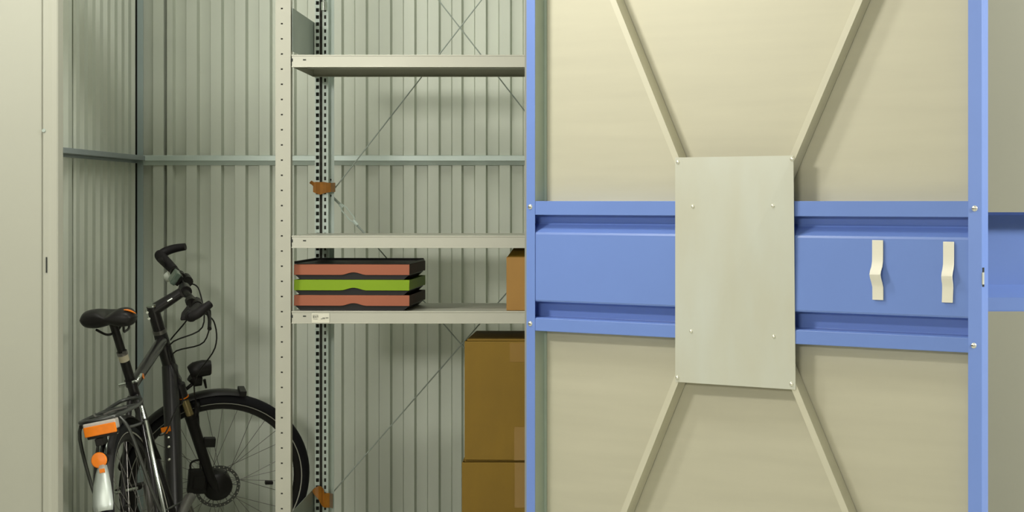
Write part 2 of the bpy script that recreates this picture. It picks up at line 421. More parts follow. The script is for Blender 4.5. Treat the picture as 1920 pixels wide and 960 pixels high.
# shelves
sxl, sxr = X(547.5, DF), .050
def shelf(ztop, hgt=.040):
    mb = RB(); y0, y1 = DF, DB+.0
    mb.box(sxl, sxr, y0, y1, ztop-.0012, ztop)
    mb.box(sxl, sxr, y0-.0015, y0, ztop-hgt, ztop)                 # front lip
    mb.box(sxl, sxr, y0, y0+.014, ztop-hgt, ztop-hgt+.0015)        # return
    mb.box(sxl, sxr, y1-.0015, y1, ztop-hgt, ztop); mb.box(sxl, sxr, y1-.014, y1, ztop-hgt, ztop-hgt+.0015)
    mb.box(sxl, sxl+.0012, y0, y1, ztop-hgt, ztop); mb.box(sxr-.0012, sxr, y0, y1, ztop-hgt, ztop)
    for yy in (y0+.15, y0+.29): mb.box(sxl+.002, sxr-.002, yy, yy+.03, ztop-.022, ztop-.0012)
    o = mb.build('shelf', M['shelf'], rack, bevel=.0006)
    MB_ = RB().box(sxl-.001, sxr, y0-.0032, y0-.0012, ztop-.004, ztop+.0005).build('lip', M['shelf'], o, bevel=.0006)
    RB().box(sxl-.001, sxr, y0-.0032, y0-.0012, ztop-hgt-.0008, ztop-hgt+.003).build('lip', M['shelf'], o, bevel=.0006)
    RB().box(sxl+.042-.0055+.0, sxl+.042+.0045, y0-.0030, y0-.0014, ztop-.018, ztop-.0145).build('slot', M['dark'], o)
    RB().box(sxl-.004, sxl+.003, y0-.002, y0+.004, ztop-.022, ztop-.012).build('clip', M['dark'], o)
    return o
ZS = Z(583.5, DF)
tops = [Z(103, DF), Z(442, DF), ZS, .165]
shelves = [shelf(z) for z in tops]
sh = shelves[2]
lb = RB().box(X(585, DF), X(618, DF), DF-.0040, DF-.0030, ZS-.038, ZS-.006).build('paper_label', M['label'], sh)
# the label's print is too small to read: only faint marks
inkm = RB()
for a, b, c, d in ((586.5, 597, 590.2, 591), (587, 590, 592, 596), (591, 594, 592.5, 595.5), (595, 597, 592, 595), (587, 596, 597.5, 598.3), (602, 605, 597, 598.5), (605, 610, 595.2, 598), (611, 616, 594.8, 597)):
    inkm.box(X(a, DF), X(b, DF), DF-.0046, DF-.0039, Z(d, DF), Z(c, DF))
inkm.build('faint_print', M['ink'], sh)
# cross bracing rods (behind the back posts)
DR = DB+.055
def rod(p, q, r=.0022):
    return RB().tube([(X(p[0], DR), DR, Z(p[1], DR)), (X(q[0], DR), DR, Z(q[1], DR))], r, 8).build('cross_brace', M['plate'], rack, smooth=True)
rod((621, 362), (1106, -261)); rod((619, -261), (1106, 365), .0022)
rod((621, 927), (1106, 370))
r2 = RB().tube([(X(694, DR), DR, Z(448, DR)), (X(1106, DR), DR, Z(925, DR))], .0022, 8).build('cross_brace', M['plate'], rack, smooth=True)
P = lambda a, b, k=0: Vector((X(a, DR-k), DR-k, Z(b, DR-k)))
RB().tube([P(620, 366), P(641, 386)], .0045, 8).build('hook_rod', M['plate'], rack, smooth=True)
RB().tube([P(665, 418), P(694, 448)], .0035, 8).build('hook_rod', M['plate'], rack, smooth=True)
tbk = RB()
for s_ in (-1, 1): tbk.tube([P(640+s_*1, 386-s_*3), P(645+s_*3.6, 392-s_*3.2), P(659+s_*3.6, 409-s_*3.2), P(664+s_*1, 414-s_*3)], .0024, 8)
tbk.tube([P(637, 383), P(643, 389)], .006, 8).tube([P(662, 413), P(670, 422)], .0065, 8)
tbk.build('turnbuckle', M['rail'], rack, smooth=True)
for (a, b, c, d) in ((616, 625, 331, 343), (616, 625, 361, 373), (616, 625, 941, 957)):
    k = RB().box(X(a, DB+.05), X(b, DB+.05), DB+.048, DB+.051, Z(d, DB+.05), Z(c, DB+.05)).build('brace_tab', M['label'], rack)
    RB().lathe([(0, -.002), (.0035, -.002), (.0035, 0)], (X((a+b)/2, DB+.05), DB+.047, Z((c+d)/2, DB+.05)), (0, 1, 0), 10).build('bolt', M['dark'], k)
# bolts/chrome adjuster on the back post near the top
MBc = RB().lathe([(0, 0), (.011, 0), (.011, .03), (.007, .032), (.007, .036), (.0095, .038), (.0095, .044), (.007, .046), (.007, .05), (.0095, .052), (.0095, .058)], (X(608, DB), DB-.006, Z(20, DB)), (0, 0, 1), 14)
MBc.build('adjuster', M['chrome'], rack, smooth=True)
# brown tape wrapped round the back post
def wrap(pts_px, name='packing_tape', lab='crumpled brown packing tape wound round the back post'):
    mb = RB(); vs = []; n = len(pts_px)
    for a, zt_, zb_, dpt in pts_px:
        D = DB+dpt; vs += [(X(a, D), D, Z(zt_, D)), (X(a, D), D, Z(zb_, D)), (X(a, D), D+.002, Z(zb_, D)), (X(a, D), D+.002, Z(zt_, D))]
    fs = []
    for i in range(n-1):
        for k in range(4): fs.append((4*i+k, 4*i+(k+1) % 4, 4*i+4+(k+1) % 4, 4*i+4+k))
    fs += [(0, 1, 2, 3), (4*n-4, 4*n-1, 4*n-2, 4*n-3)]
    o = mb.add(vs, fs).build(name, M['tape'], rack); o['label'] = lab; return o
wrap([(580.5, 342, 344, -.02), (584, 338.5, 346, -.012), (588, 341, 350, -.008), (587, 342, 360, -.008), (592, 341, 362.5, -.014), (600, 341.5, 365, -.008), (606, 341, 363, -.012), (612, 342, 361.5, -.010), (620, 343, 360, -.004), (628, 342.5, 360, .03), (629, 343, 359, .05)], lab='upper band of crumpled brown packing tape on the back post')
wrap([(586, 919, 923, -.02), (591, 914, 930, -.016), (597, 911.5, 936, -.012), (602, 912, 946, -.018), (606, 916, 951, -.010), (608.5, 925, 951.5, -.014), (612, 924.5, 952, -.010), (618, 924.5, 951.5, -.004), (624, 926, 953, .03)], lab='lower band of crumpled brown packing tape on the back post')
for px in ((604.5, 955), (620, 955.5)):
    pass

# ---------------------------------------------------------------- letter trays on the shelf
def tray(zbot, m, label, first=True):
    t = tag(empty('letter_tray', (TX, TY, zbot)), label, 'tray', 'stacked trays on the middle shelf')
    t.rotation_euler = (0, 0, math.radians(-3.2))
    W, Dp, hh, th = .386, .34, .0400, .0025
    mb = MB()
    # front wall with finger arch cut from its lower edge
    N = 40; top = []; bot = []
    for i in range(N+1):
        x = W*i/N; u = (x-.200)/.044
        z = .0045+(.0088*(math.cos(u*PI/1.0)+1)/2 if abs(u) < 1 else 0)
        bot.append((x, z)); top.append((x, hh-.0005))
    vs = []
    for (x, z), (x2, z2) in zip(bot, top): vs += [(x, -.004, z), (x, -.001, z2), (x, .001, z), (x, .0025, z2)]
    fs = []
    for i in range(N):
        a = 4*i; b = a+4
        fs += [(a, b, b+1, a+1), (a+2, a+3, b+3, b+2), (a, a+2, b+2, b), (a+1, b+1, b+3, a+3)]
    fs += [(0, 1, 3, 2), (4*N, 4*N+2, 4*N+3, 4*N+1)]
    mb.add(vs, fs)
    mb.build('front_panel', m, t, smooth=True, bevel=.0006)
    # side walls flare a little to the back
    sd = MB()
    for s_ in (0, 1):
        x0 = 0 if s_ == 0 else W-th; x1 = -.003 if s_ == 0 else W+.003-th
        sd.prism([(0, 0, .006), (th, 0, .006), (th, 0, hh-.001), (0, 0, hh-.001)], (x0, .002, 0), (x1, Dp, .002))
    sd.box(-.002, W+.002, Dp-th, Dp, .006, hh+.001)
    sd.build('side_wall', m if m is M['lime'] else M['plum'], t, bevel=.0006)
    MB().box(.005, W-.005, .005, Dp-.004, .0162, .0180).build('tray_floor', M['black'], t)
    ft = MB().prism([(.020, 0, -.0110), (W-.020, 0, -.0110), (W-.004, 0, .0030), (W-.004, 0, .0160), (.004, 0, .0160), (.004, 0, .0030)], (0, .0035, 0), (0, Dp-.006, 0))
    ft.build('base', M['black'], t)
    lip = []
    return t
TX, TY = X(551, DF+.035), DF+.04
zz = ZS
tz = [zz+.0116, zz+.0116+.0511, zz+.0116+.1022]
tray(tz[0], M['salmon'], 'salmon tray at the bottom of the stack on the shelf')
tray(tz[1], M['lime'], 'lime green tray in the middle of the stack')
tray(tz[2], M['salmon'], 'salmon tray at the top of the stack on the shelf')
zt_ = tz[2]+.0395
tl = tag(empty('tray_insert', (TX, TY, zt_)), 'black shallow tray lying on top of the stack of coloured trays', 'tray')
tl.rotation_euler = (0, 0, math.radians(-3.2))
W = .386
MB().box(.0, W, .004, .338, .001, .0025).build('base', M['black'], tl)
MB().box(0, .002, .004, .338, .0025, .010).build('rim', M['black'], tl)
MB().box(W-.002, W, .004, .338, .0025, .007).build('rim', M['black'], tl)
MB().box(.002, W-.002, .336, .338, .0025, .010).build('rim', M['black'], tl)

# ---------------------------------------------------------------- cardboard boxes
def carton(x0, y0, z0, w_, d_, h_, m, label, tape=(), topm=None, rot=0, flaps=False):
    t = tag(empty('cardboard_box', (x0, y0, z0)), label, 'box'); t.rotation_euler = (0, 0, rot)
    th = .004
    b = MB().box(0, w_, 0, th, 0, h_).box(0, w_, d_-th, d_, 0, h_).box(0, th, th, d_-th, 0, h_).box(w_-th, w_, th, d_-th, 0, h_).box(th, w_-th, th, d_-th, 0, th)
    b.build('body', m, t, bevel=.0025)
    if flaps:
        f = MB().add([(0.002, .01, h_-.001), (w_-.002, .01, h_-.001), (w_-.002, .10, h_+.055), (.03, .10, h_+.040),
                      (0.002, .013, h_-.003), (w_-.002, .013, h_-.003), (w_-.002, .103, h_+.052), (.03, .103, h_+.037)],
                     [(0, 1, 2, 3), (4, 7, 6, 5), (0, 4, 5, 1), (1, 5, 6, 2), (2, 6, 7, 3), (3, 7, 4, 0)])
        f.build('flap', M['card'], t)
        MB().box(th, w_-th, th, d_-th, h_-.03, h_-.026).build('flap', m, t)
    else:
        MB().box(.008, w_-.001, 0.008, d_/2-.001, h_+.0002, h_+.0072).build('flap', M['card'], t, bevel=.001)
        MB().box(.008, w_-.001, d_/2+.001, d_-.001, h_+.0002, h_+.0072).build('flap', M['card'], t, bevel=.001)
    for (a, b_, c, d) in tape:
        MB().box(a, b_, -.0008, .0002, c, d).build('tape', M['cardtape'], t)
    return t
DX = DF+.02
zl = tops[3]+.001
hb = (Z(867, DX)-zl)
carton(X(866, DX), DX, zl, .385, .36, hb, M['card'], 'large brown cardboard box, lower of the two under the shelf', tape=((.175, .225, hb-.15, hb),))
z2 = zl+hb+.0080
carton(X(871, DX), DX, z2, .365, .37, Z(640, DX)-z2, M['card'], 'large brown cardboard box, upper of the two under the shelf', tape=((.150, .21, .325, .392-.004), (.165, .21, 0, .11)), rot=math.radians(-1.5))
carton(X(949.5, DX), DX, ZS+.0006, .24, .30, Z(482, DX)-ZS, M['cardlight'], 'smaller brown cardboard box on the shelf beside the blue door edge', flaps=True)

exec_bike = True
# ================================================================ BICYCLE
HA = math.radians(19); WB = 1.033; WR = .36
BX, BY, PHI, LEAN, STEER = -1.340, 5.50, math.radians(-.9), math.radians(11.3), math.radians(74)
bike = tag(empty('bicycle', (BX, BY, 0)), 'dark trekking bicycle with orange reflectors and turned front wheel', 'bicycle')
bike.rotation_mode = 'QUATERNION'
from mathutils import Quaternion
bike.rotation_quaternion = Quaternion((0, 0, 1), -PHI) @ Quaternion((0, 1, 0), -LEAN)
bike.location.z = .008
ax = Vector((0, -math.sin(HA), math.cos(HA))); fw = Vector((0, math.cos(HA), math.sin(HA)))
A0 = Vector((0, WB, WR))-.045*fw
ST = Matrix.Translation(A0) @ Matrix.Rotation(-STEER, 4, ax) @ Matrix.Translation(-A0)
def SB(): m = MB(); m.mat = ST; return m
def AX(t, f=0., x=0.): return A0+ax*t+fw*f+Vector((x, 0, 0))
B = lambda mb, name, m, par=None, sm=True, bv=0: mb.build(name, M[m], par or bike, smooth=sm, bevel=bv)

def wheel(cx, cy, cz, name, T, disc_side, disc_r):
    c = Vector((cx, cy, cz)); a = (1, 0, 0)
    t = MB(); t.mat = T
    r0 = WR-.0225; prof = [(r0+.0225*math.cos(u)*1.0, .020*math.sin(u)) for u in [2*PI*i/14 for i in range(14)]]
    t.lathe(prof, c, a, 72, close=True)
    tyre = B(t, name, 'rubber')
    rb = MB(); rb.mat = T
    for s_ in (-1, 1):
        rb.lathe([(WR-.0365, s_*.0162), (WR-.0330, s_*.0182), (WR-.0330, s_*.0165), (WR-.0365, s_*.0145)], c, a, 72, close=True)
    B(rb, 'reflective_band', 'reflexband', tyre)
    rm = MB(); rm.mat = T
    rm.lathe([(WR-.040, -.012), (WR-.040, .012), (WR-.056, .010), (WR-.062, .003), (WR-.062, -.003), (WR-.056, -.010)], c, a, 72, close=True)
    B(rm, 'rim', 'black', tyre)
    hb_ = MB(); hb_.mat = T
    hb_.lathe([(0, -.055), (.010, -.055), (.010, -.04), (.027, -.032), (.029, -.028), (.018, -.022), (.018, .022), (.029, .028), (.027, .032), (.010, .04), (.010, .055), (0, .055)], c, a, 20)
    B(hb_, 'hub', 'black' if name == 'front_wheel' else 'grey', tyre)
    # spokes: one shared mesh
    sp = MB().tube([(0, 0, 0), (0, 0, 1)], .0011, 5)
    me = None
    for i in range(32):
        ang = 2*PI*i/32; side = -1 if i % 2 else 1; lead = 1 if (i//2) % 2 else -1
        ah = ang+lead*math.radians(62)
        p0 = c+Vector((side*.028, math.sin(ah)*.027, math.cos(ah)*.027)); p1 = c+Vector((side*.004, math.sin(ang)*(WR-.060), math.cos(ang)*(WR-.060)))
        p0 = T @ p0; p1 = T @ p1; d = p1-p0
        if me is None: o = sp.build('spoke', M['grey'], tyre); me = o.data
        else: o = bpy.data.objects.new('spoke', me); COL.objects.link(o); o.parent = tyre
        q = d.to_track_quat('Z', 'Y'); o.matrix_local = Matrix.Translation(p0) @ q.to_matrix().to_4x4() @ Matrix.Diagonal((1, 1, d.length, 1))
    # brake disc
    dk = MB(); dk.mat = T; xk = cx+disc_side*.040
    dk.lathe([(disc_r-.013, -.0009), (disc_r-.013, .0009), (disc_r, .0009), (disc_r, -.0009)], (xk, cy, cz), a, 48, close=True)
    for i in range(6):
        a0 = 2*PI*i/6
        dk.tube([(xk, cy+math.sin(a0)*.02, cz+math.cos(a0)*.02), (xk, cy+math.sin(a0+.45)*(disc_r-.01), cz+math.cos(a0+.45)*(disc_r-.01))], .003, 6, flat=.5)
    d_ = B(dk, 'brake_disc', 'rack', tyre)
    hl = MB(); hl.mat = T
    for i in range(30):
        a0 = 2*PI*i/30; rr = disc_r-.0065+(.002 if i % 2 else -.002)
        hl.lathe([(0, -.0013), (.0022, -.0013), (.0022, .0013), (0, .0013)], (xk, cy+math.sin(a0)*rr, cz+math.cos(a0)*rr), a, 6)
    B(hl, 'disc_hole', 'label', tyre)
    return tyre
I4 = Matrix.Identity(4)
fc = AX(0, .045)
fwheel = wheel(fc.x, fc.y, fc.z, 'front_wheel', ST, 1, .085)
rwheel = wheel(0, 0, WR, 'rear_wheel', I4, -1, .08)
# spoke magnet on the front wheel
mg = SB().box(.006, .022, fc.y+.185, fc.y+.215, fc.z-.006, fc.z+.006); B(mg, 'spoke_magnet', 'black', fwheel, False, .002)

# --- frame
BBp = Vector((0, .45, .29)); STt = Vector((0, .245, .835)); HTl = AX(.49); HTu = AX(.645)
fr = MB()
fr.tube([BBp, STt], [.018, .0175], 14)
fr.tube([HTl+Vector((0, -.005, .015)), BBp+(HTl-BBp)*.5, BBp], [.030, .030, .026], 16)
fr.tube([HTu-ax*.03, STt+Vector((0, .004, -.020))], [.021, .018], 14)
fr.tube([AX(.455), AX(.46), AX(.64), AX(.645)], [.024, .026, .025, .022], 18)
fr.tube([BBp+Vector((-.036, 0, 0)), BBp+Vector((.036, 0, 0))], .022, 18)
for s_ in (-1, 1):
    fr.tube([STt+Vector((s_*.012, -.004, -.055)), Vector((s_*.045, .10, .54)), Vector((s_*.062, .0, WR))], [.010, .009, .008], 10, smooth=4)
    fr.tube([BBp+Vector((s_*.02, -.01, 0)), Vector((s_*.045, .30, .31)), Vector((s_*.062, .0, WR))], [.012, .011, .009], 10, smooth=4)
    fr.box(s_*.062-.003, s_*.062+.003, -.02, .025, WR-.02, WR+.022)
frame = B(fr, 'frame', 'bike')
# decals, bottle bosses
tt0 = HTu-ax*.03; tt1 = STt+Vector((0, .004, -.020)); td = (tt1-tt0)
q = tt0+td*.83
B(MB().lathe([(0, .0), (.010, 0), (.010, .0015), (0, .0015)], q+Vector((.0195, 0, .001)), (1, 0, 0), 16), 'round_decal', 'orange', frame)
for k in (.30, .36, .44):
    q = HTl+(BBp-HTl)*(k+.15); B(MB().lathe([(0, .004), (.004, .003), (.0055, 0)], q+Vector((-.008, -.027, .010)), (0, -.9, .4), 10), 'boss_bolt', 'screw', frame)
q = HTl+(BBp-HTl)*.41
B(MB().box(-.018, .016, -.003, .002, -.008, .010).box(-.006, .004, -.003, .002, -.014, -.006), 'orange_decal', 'orange', frame, False).location = q+Vector((-.014, -.030, .018))
# headset, stem
B(MB().tube([AX(.645), AX(.66)], .025, 18), 'headset', 'grey'); B(MB().tube([AX(.455), AX(.44)], .026, 18), 'headset', 'grey')
sm = SB()
sm.tube([AX(.66), AX(.755)], [.023, .022], 16)
sm.tube([AX(.738), AX(.778, .128)], [.023, .018], 14)
sm.tube([AX(.778, .128, -.024), AX(.778, .128, .024)], .022, 16)
stem = B(sm, 'stem', 'bike')
B(SB().tube([AX(.755), AX(.762)], .020, 16), 'stem_cap', 'chrome', stem)
for pa_, pb_b, rr_ in ((AX(.74, -.024, -.012), AX(.74, -.024, .012), .005), (AX(.715, -.024, -.012), AX(.715, -.024, .012), .005), (AX(.763, .055, .021), AX(.768, .075, .021), .004)):
    B(SB().tube([pa_, pb_b], rr_, 8), 'stem_bolt', 'chrome', stem)
# handlebar
HBc = .778; HBf = .128
HB = {-1: ((.803, .118), (.830, .092), (.837, .088)), 1: ((.764, .146), (.780, .114), (.783, .108))}   # (along axis, forward) at .17, .28, .30
pl = [AX(*HB[-1][2], -.30), AX(*HB[-1][0], -.17), AX(HBc, HBf, -.05), AX(HBc, HBf, .05), AX(*HB[1][0], .17), AX(*HB[1][2], .30)]
bar = B(SB().tube(pl, .0125, 14, smooth=6), 'handlebar', 'black')
HORN = {-1: [(.837, .088, .300), (.843, .115, .309), (.846, .150, .304), (.846, .187, .288)], 1: [(.783, .108, .300), (.787, .130, .309), (.797, .158, .304), (.803, .184, .292)]}
WING = {-1: .022, 1: .046}
for s_ in (-1, 1):
    (c1, f1), (c2, f2), (c3, f3) = HB[s_]
    g = SB()
    g.tube([AX(c1, f1, s_*.180), AX(c1*.6+c2*.4, f1*.6+f2*.4, s_*.22), AX(c2, f2, s_*.28), AX(c3, f3, s_*.302), AX(c3, f3, s_*.307)], [.0175, .0195, .021, .0215, .018], 16, smooth=3)
    wv = WING[s_]
    B(g, 'grip', 'rubbergrip', bar, True)
    g = SB()
    g.add([tuple(AX(c2+dz, f2-fy, s_*xx)) for (dz, fy, xx) in ((.014, .0, .20), (.014, .0, .305), (.006, wv*.95, .300), (.008, wv*.7, .25), (-.014, .0, .20), (-.014, .0, .305), (-.003, wv, .302), (-.002, wv*.75, .25))],
          [(0, 1, 2, 3), (4, 7, 6, 5), (0, 4, 5, 1), (1, 5, 6, 2), (2, 6, 7, 3), (3, 7, 4, 0)])
    B(g, 'palm_rest', 'rubbergrip', bar, True, .005)
    B(SB().tube([AX(*q) if s_ > 0 else AX(q[0], q[1], -q[2]) for q in HORN[s_]], [.019, .0175, .016, .0135], 14, smooth=5), 'bar_end', 'rubbergrip', bar)
    lv = SB()
    lv.tube([AX(c1-.001, f1, s_*.145), AX(c1-.001, f1, s_*.168)], .019, 14)
    lv.tube([AX(c1-.010, f1+.012, s_*.155), AX(c1-.030, f1+.030, s_*.150), AX(c1-.036, f1+.030, s_*.110)], [.011, .012, .010], 12, smooth=3)
    lv.tube([AX(c1-.032, f1+.030, s_*.150), AX(c1-.048, f1+.028, s_*.19), AX(c1-.058, f1+.018, s_*.24), AX(c1-.062, f1+.014, s_*.26)], [.0075, .007, .0065, .008], 10, smooth=4)
    B(lv, 'brake_lever', 'black', bar)
    sf = SB()
    ca_ = HBc*.35+c1*.65; 
    sf.tube([AX(ca_, HBf+.002, s_*.100), AX(ca_, HBf+.002, s_*.135)], .019, 12)
    sf.tube([AX(ca_-.018, HBf+.022, s_*.085), AX(ca_-.020, HBf+.020, s_*.14)], .020, 12)
    B(sf, 'shifter', 'black', bar)
dm = SB(); o_ = AX(.812, .108, -.075); u_ = Vector((1, 0, 0)); v_ = (fw*.75+ax*.66).normalized(); n_ = (ax*.75-fw*.66).normalized()
def slab(mb, o_, a, b, c, A_, B_, C_):
    vs_ = [o_+a*i*A_+b*j*B_+c*k*C_ for k in (-1, 1) for j in (-1, 1) for i in (-1, 1)]
    return mb.add(vs_, [(0, 2, 3, 1), (4, 5, 7, 6), (0, 1, 5, 4), (2, 6, 7, 3), (0, 4, 6, 2), (1, 3, 7, 5)])
dp = B(slab(dm, o_, u_, v_, n_, .030, .024, .010), 'display', 'screen', bar, False, .003)
B(slab(SB(), o_+n_*.0102, u_, v_, n_, .024, .018, .001), 'display_glass', 'clear', bar, False).data.materials[0] = M['screen']
B(slab(SB(), o_-n_*.016, u_, v_, n_, .026, .020, .007), 'display_mount', 'black', bar, False, .003)
B(SB().lathe([(0, .020), (.010, .018), (.017, .010), (.020, 0), (0, 0)], AX(.798, .090, -.140), -fw, 16), 'bell', 'bell', bar)
# fork
fk = SB()
fk.tube([AX(.425, .012, -.062), AX(.445, .006, -.03), AX(.452, 0, 0), AX(.445, .006, .03), AX(.425, .012, .062)], [.020, .022, .024, .022, .020], 14, smooth=3)
for s_ in (-1, 1):
    fk.tube([AX(.310, .022, s_*.062), AX(.27, .022, s_*.062), AX(.05, .028, s_*.064), AX(-.012, .040, s_*.058)], [.0225, .021, .018, .014], 14)
    fk.tube([AX(0, .045, s_*.050), AX(0, .045, s_*.068)], .016, 12)
fk.tube([AX(.300, .03, -.060), AX(.335, .055, -.035), AX(.345, .06, 0), AX(.335, .055, .035), AX(.300, .03, .060)], .011, 10, smooth=3)
fork = B(fk, 'fork', 'black')
for s_ in (-1, 1):
    B(SB().tube([AX(.31, .020, s_*.062), AX(.43, .014, s_*.062)], .0155, 14), 'stanchion', 'gold', fork)
    B(SB().tube([AX(.305, .0215, s_*.062), AX(.325, .0205, s_*.062)], .0205, 14), 'dust_seal', 'black', fork)
B(SB().tube([AX(.395, .013, .062), AX(.455, .013, .062)], [.019, .021], 14).tube([AX(.392, .013, .062), AX(.397, .013, .062)], .0215, 14), 'crown_knob', 'bike', fork)
B(SB().tube([AX(.400, .013, .062), AX(.403, .013, .062)], .0222, 14), 'seal_ring', 'orange', fork)
# caliper, hub dynamo, sensor
cp = SB().box(.034, .066, fc.y-.115, fc.y-.045, fc.z-.02, fc.z+.075).box(.030, .070, fc.y-.10, fc.y-.05, fc.z+.0, fc.z+.055)
B(cp, 'brake_caliper', 'black', fork, False, .006)
B(SB().tube([(.05, fc.y-.105, fc.z+.06), (.052, fc.y-.11, fc.z+.10), (.055, fc.y-.085, fc.z+.115), (.058, fc.y-.05, fc.z+.11)], .004, 8, smooth=4), 'brake_hose', 'black', fork)
B(SB().lathe([(0, -.03), (.052, -.03), (.056, -.026), (.056, .026), (.050, .034), (.02, .05), (0, .052)], (.02, fc.y, fc.z), (1, 0, 0), 24), 'hub_dynamo', 'black', fwheel)
sc_ = AX(.195, .060, .062)
B(SB().box(sc_.x-.012, sc_.x+.012, sc_.y-.022, sc_.y+.022, sc_.z-.018, sc_.z+.018), 'speed_sensor', 'black', fork, False, .004)
# front mudguard + stays + lamp
mud_prof = [(WR+.012, -.030), (WR+.020, -.022), (WR+.023, 0), (WR+.020, .022), (WR+.012, .030), (WR+.0105, .028), (WR+.018, .020), (WR+.021, 0), (WR+.018, -.020), (WR+.0105, -.028)]
fm = SB().lathe([(q_-.009, x_) for q_, x_ in mud_prof], fc, (1, 0, 0), 40, a0=math.radians(-11), a1=math.radians(80), close=True)
mudf = B(fm, 'front_mudguard', 'black')
B(SB().box(-.031, .031, fc.y+.055, fc.y+.080, fc.z+WR-.003, fc.z+WR+.018), 'stay_clip', 'black', mudf, False, .002)
lm = SB()
lm.tube([AX(.40, .03, 0), AX(.42, .070, .0), AX(.450, .085, 0)], .007, 8, smooth=3)
lmp = B(lm, 'lamp_bracket', 'black', fork)
hd = SB().tube([AX(.462, .062, 0), AX(.464, .082, 0), AX(.462, .115, 0), AX(.455, .140, 0)], [.022, .031, .031, .028], 16, smooth=2)
head = B(hd, 'headlamp', 'black', None)
B(SB().tube([AX(.455, .1402, 0), AX(.4545, .1422, 0)], .024, 16), 'lens', 'clear', head)
B(SB().tube([AX(.447, .067, 0), AX(.422, .082, 0), AX(.417, .097, 0)], [.024, .026, .02], 12), 'lamp_housing', 'black', head)
B(SB().tube([AX(.417, .107, 0), AX(.382, .105, 0)], [.006, .004], 8), 'lamp_tab', 'black', head)

# cables
def cable(pts, name='cable', r=.0028): return B(MB().tube(pts, r, 7, smooth=6), name, 'black')
S = lambda v: ST @ v
cable([S(AX(.725, .155, .11)), S(AX(.70, .19, .08)), S(AX(.58, .14, .05)), AX(.56, -.01, .028), AX(.47, -.05, .03)])
cable([S(AX(.722, .155, .115)), S(AX(.67, .19, .12)), S(AX(.56, .17, .09)), S(AX(.45, .07, .066)), S(AX(.30, .045, .066)), S(AX(.1, .0, .066))])
cable([S(AX(.761, .155, -.11)), S(AX(.74, .18, -.06)), S(AX(.63, .15, .03)), AX(.60, -.02, .028), AX(.50, -.06, .03)])
cable([S(AX(.745, .14, .10)), S(AX(.70, .10, .10)), S(AX(.64, .04, .06)), AX(.61, .0, .03)])
cable([AX(.47, -.05, .03), AX(.40, -.09, .034), AX(.42, -.2, .03), Vector((.02, .5, .62)), Vector((.02, .40, .62))], 'cable')

# seat post, saddle
spd = (STt-BBp).normalized()
sp0 = STt-spd*.05; sp1 = STt+spd*.228
seatp = B(MB().tube([sp0, STt+spd*.11], .0165, 14).tube([STt+spd*.10, sp1], .0138, 14), 'seat_post', 'black')
B(MB().tube([STt+spd*.075, STt+spd*.098], .0172, 14), 'beige_band', 'beige', seatp)
B(MB().tube([STt+spd*.098, STt+spd*.110], .0185, 14).tube([STt+spd*.104+Vector((.006, -.016, 0)), STt+spd*.104+Vector((.020, -.016, 0))], .006, 8), 'height_collar', 'grey', seatp)
B(MB().tube([STt-spd*.018, STt+spd*.004], .021, 16), 'seat_clamp', 'bike', seatp)
B(MB().tube([STt+Vector((.012, -.022, -.006)), STt+Vector((.030, -.022, -.002)), STt+Vector((.036, .010, .012))], [.0065, .006, .005], 10, smooth=3).tube([STt+Vector((-.036, -.02, -.008)), STt+Vector((-.012, -.02, -.008))], .007, 10), 'clamp_lever', 'chrome', seatp)
sc = Vector((.014, .165, 1.056))
SB0 = MB()
# saddle: two rear lobes, long nose
# half width, lobe centre, lobe radius across, height, how deep the centre groove is
rows = [(-.140, .052, .018, .010, 1), (-.130, .053, .032, .024, 1), (-.105, .053, .040, .032, .95), (-.070, .050, .042, .034, .8), (-.030, .038, .038, .032, .6), (.02, .022, .030, .027, .35), (.08, .010, .023, .023, .1), (.13, .004, .020, .019, 0), (.155, .001, .010, .010, 0)]
vs = []; NS = 32
for (yy, lc, lr, hh, g) in rows:
    for k in range(NS):
        a = 2*PI*k/NS; hw = lc+lr; xx = hw*math.cos(a)
        u = max(0, 1-((abs(xx)-lc)/lr)**2) if abs(xx) > lc else 1
        prof_ = u**.40
        gr = g*math.exp(-(xx/.018)**2)
        zt2_ = hh*prof_*(1-.80*gr); zb2_ = -hh*.9*prof_*(1-.45*gr)
        z_ = zt2_ if math.sin(a) > 1e-6 else (zb2_ if math.sin(a) < -1e-6 else 0)
        vs.append((xx, yy, z_*min(1, abs(math.sin(a))*2.2)))
fs = [(i*NS+k, i*NS+(k+1) % NS, (i+1)*NS+(k+1) % NS, (i+1)*NS+k) for i in range(len(rows)-1) for k in range(NS)]
fs += [tuple(range(NS))[::-1], tuple(range((len(rows)-1)*NS, len(rows)*NS))]
SB0.mat = Matrix.Translation(sc) @ Matrix.Rotation(math.radians(8), 4, 'Y'); SB0.add(vs, fs)
sad = B(SB0, 'saddle', 'black')
sub = sad.modifiers.new('subdivision', 'SUBSURF'); sub.levels = 1; sub.render_levels = 2
osx = MB(); osx.mat = Matrix.Translation(sc) @ Matrix.Rotation(math.radians(8), 4, 'Y')
osx.tube([(.060, -.128, .0275), (.072, -.124, .0255), (.083, -.116, .0200), (.091, -.104, .0130)], [.002, .0052, .0052, .003], 8, smooth=3, flat=.6)
B(osx, 'saddle_stripe', 'orange', sad)
rl = MB(); rl.mat = Matrix.Translation(sc)
for s_ in (-1, 1): rl.tube([(s_*.045, -.095, -.028), (s_*.030, -.05, -.050), (s_*.022, 0, -.053), (s_*.018, .07, -.045), (s_*.006, .13, -.014)], .0042, 8, smooth=4)
B(rl, 'saddle_rail', 'black', sad)
B(MB().box(-.030, .030, -.028, .028, -.014, .018), 'saddle_clamp', 'black', sad, False, .006).location = sp1+Vector((0, -.002, .008))

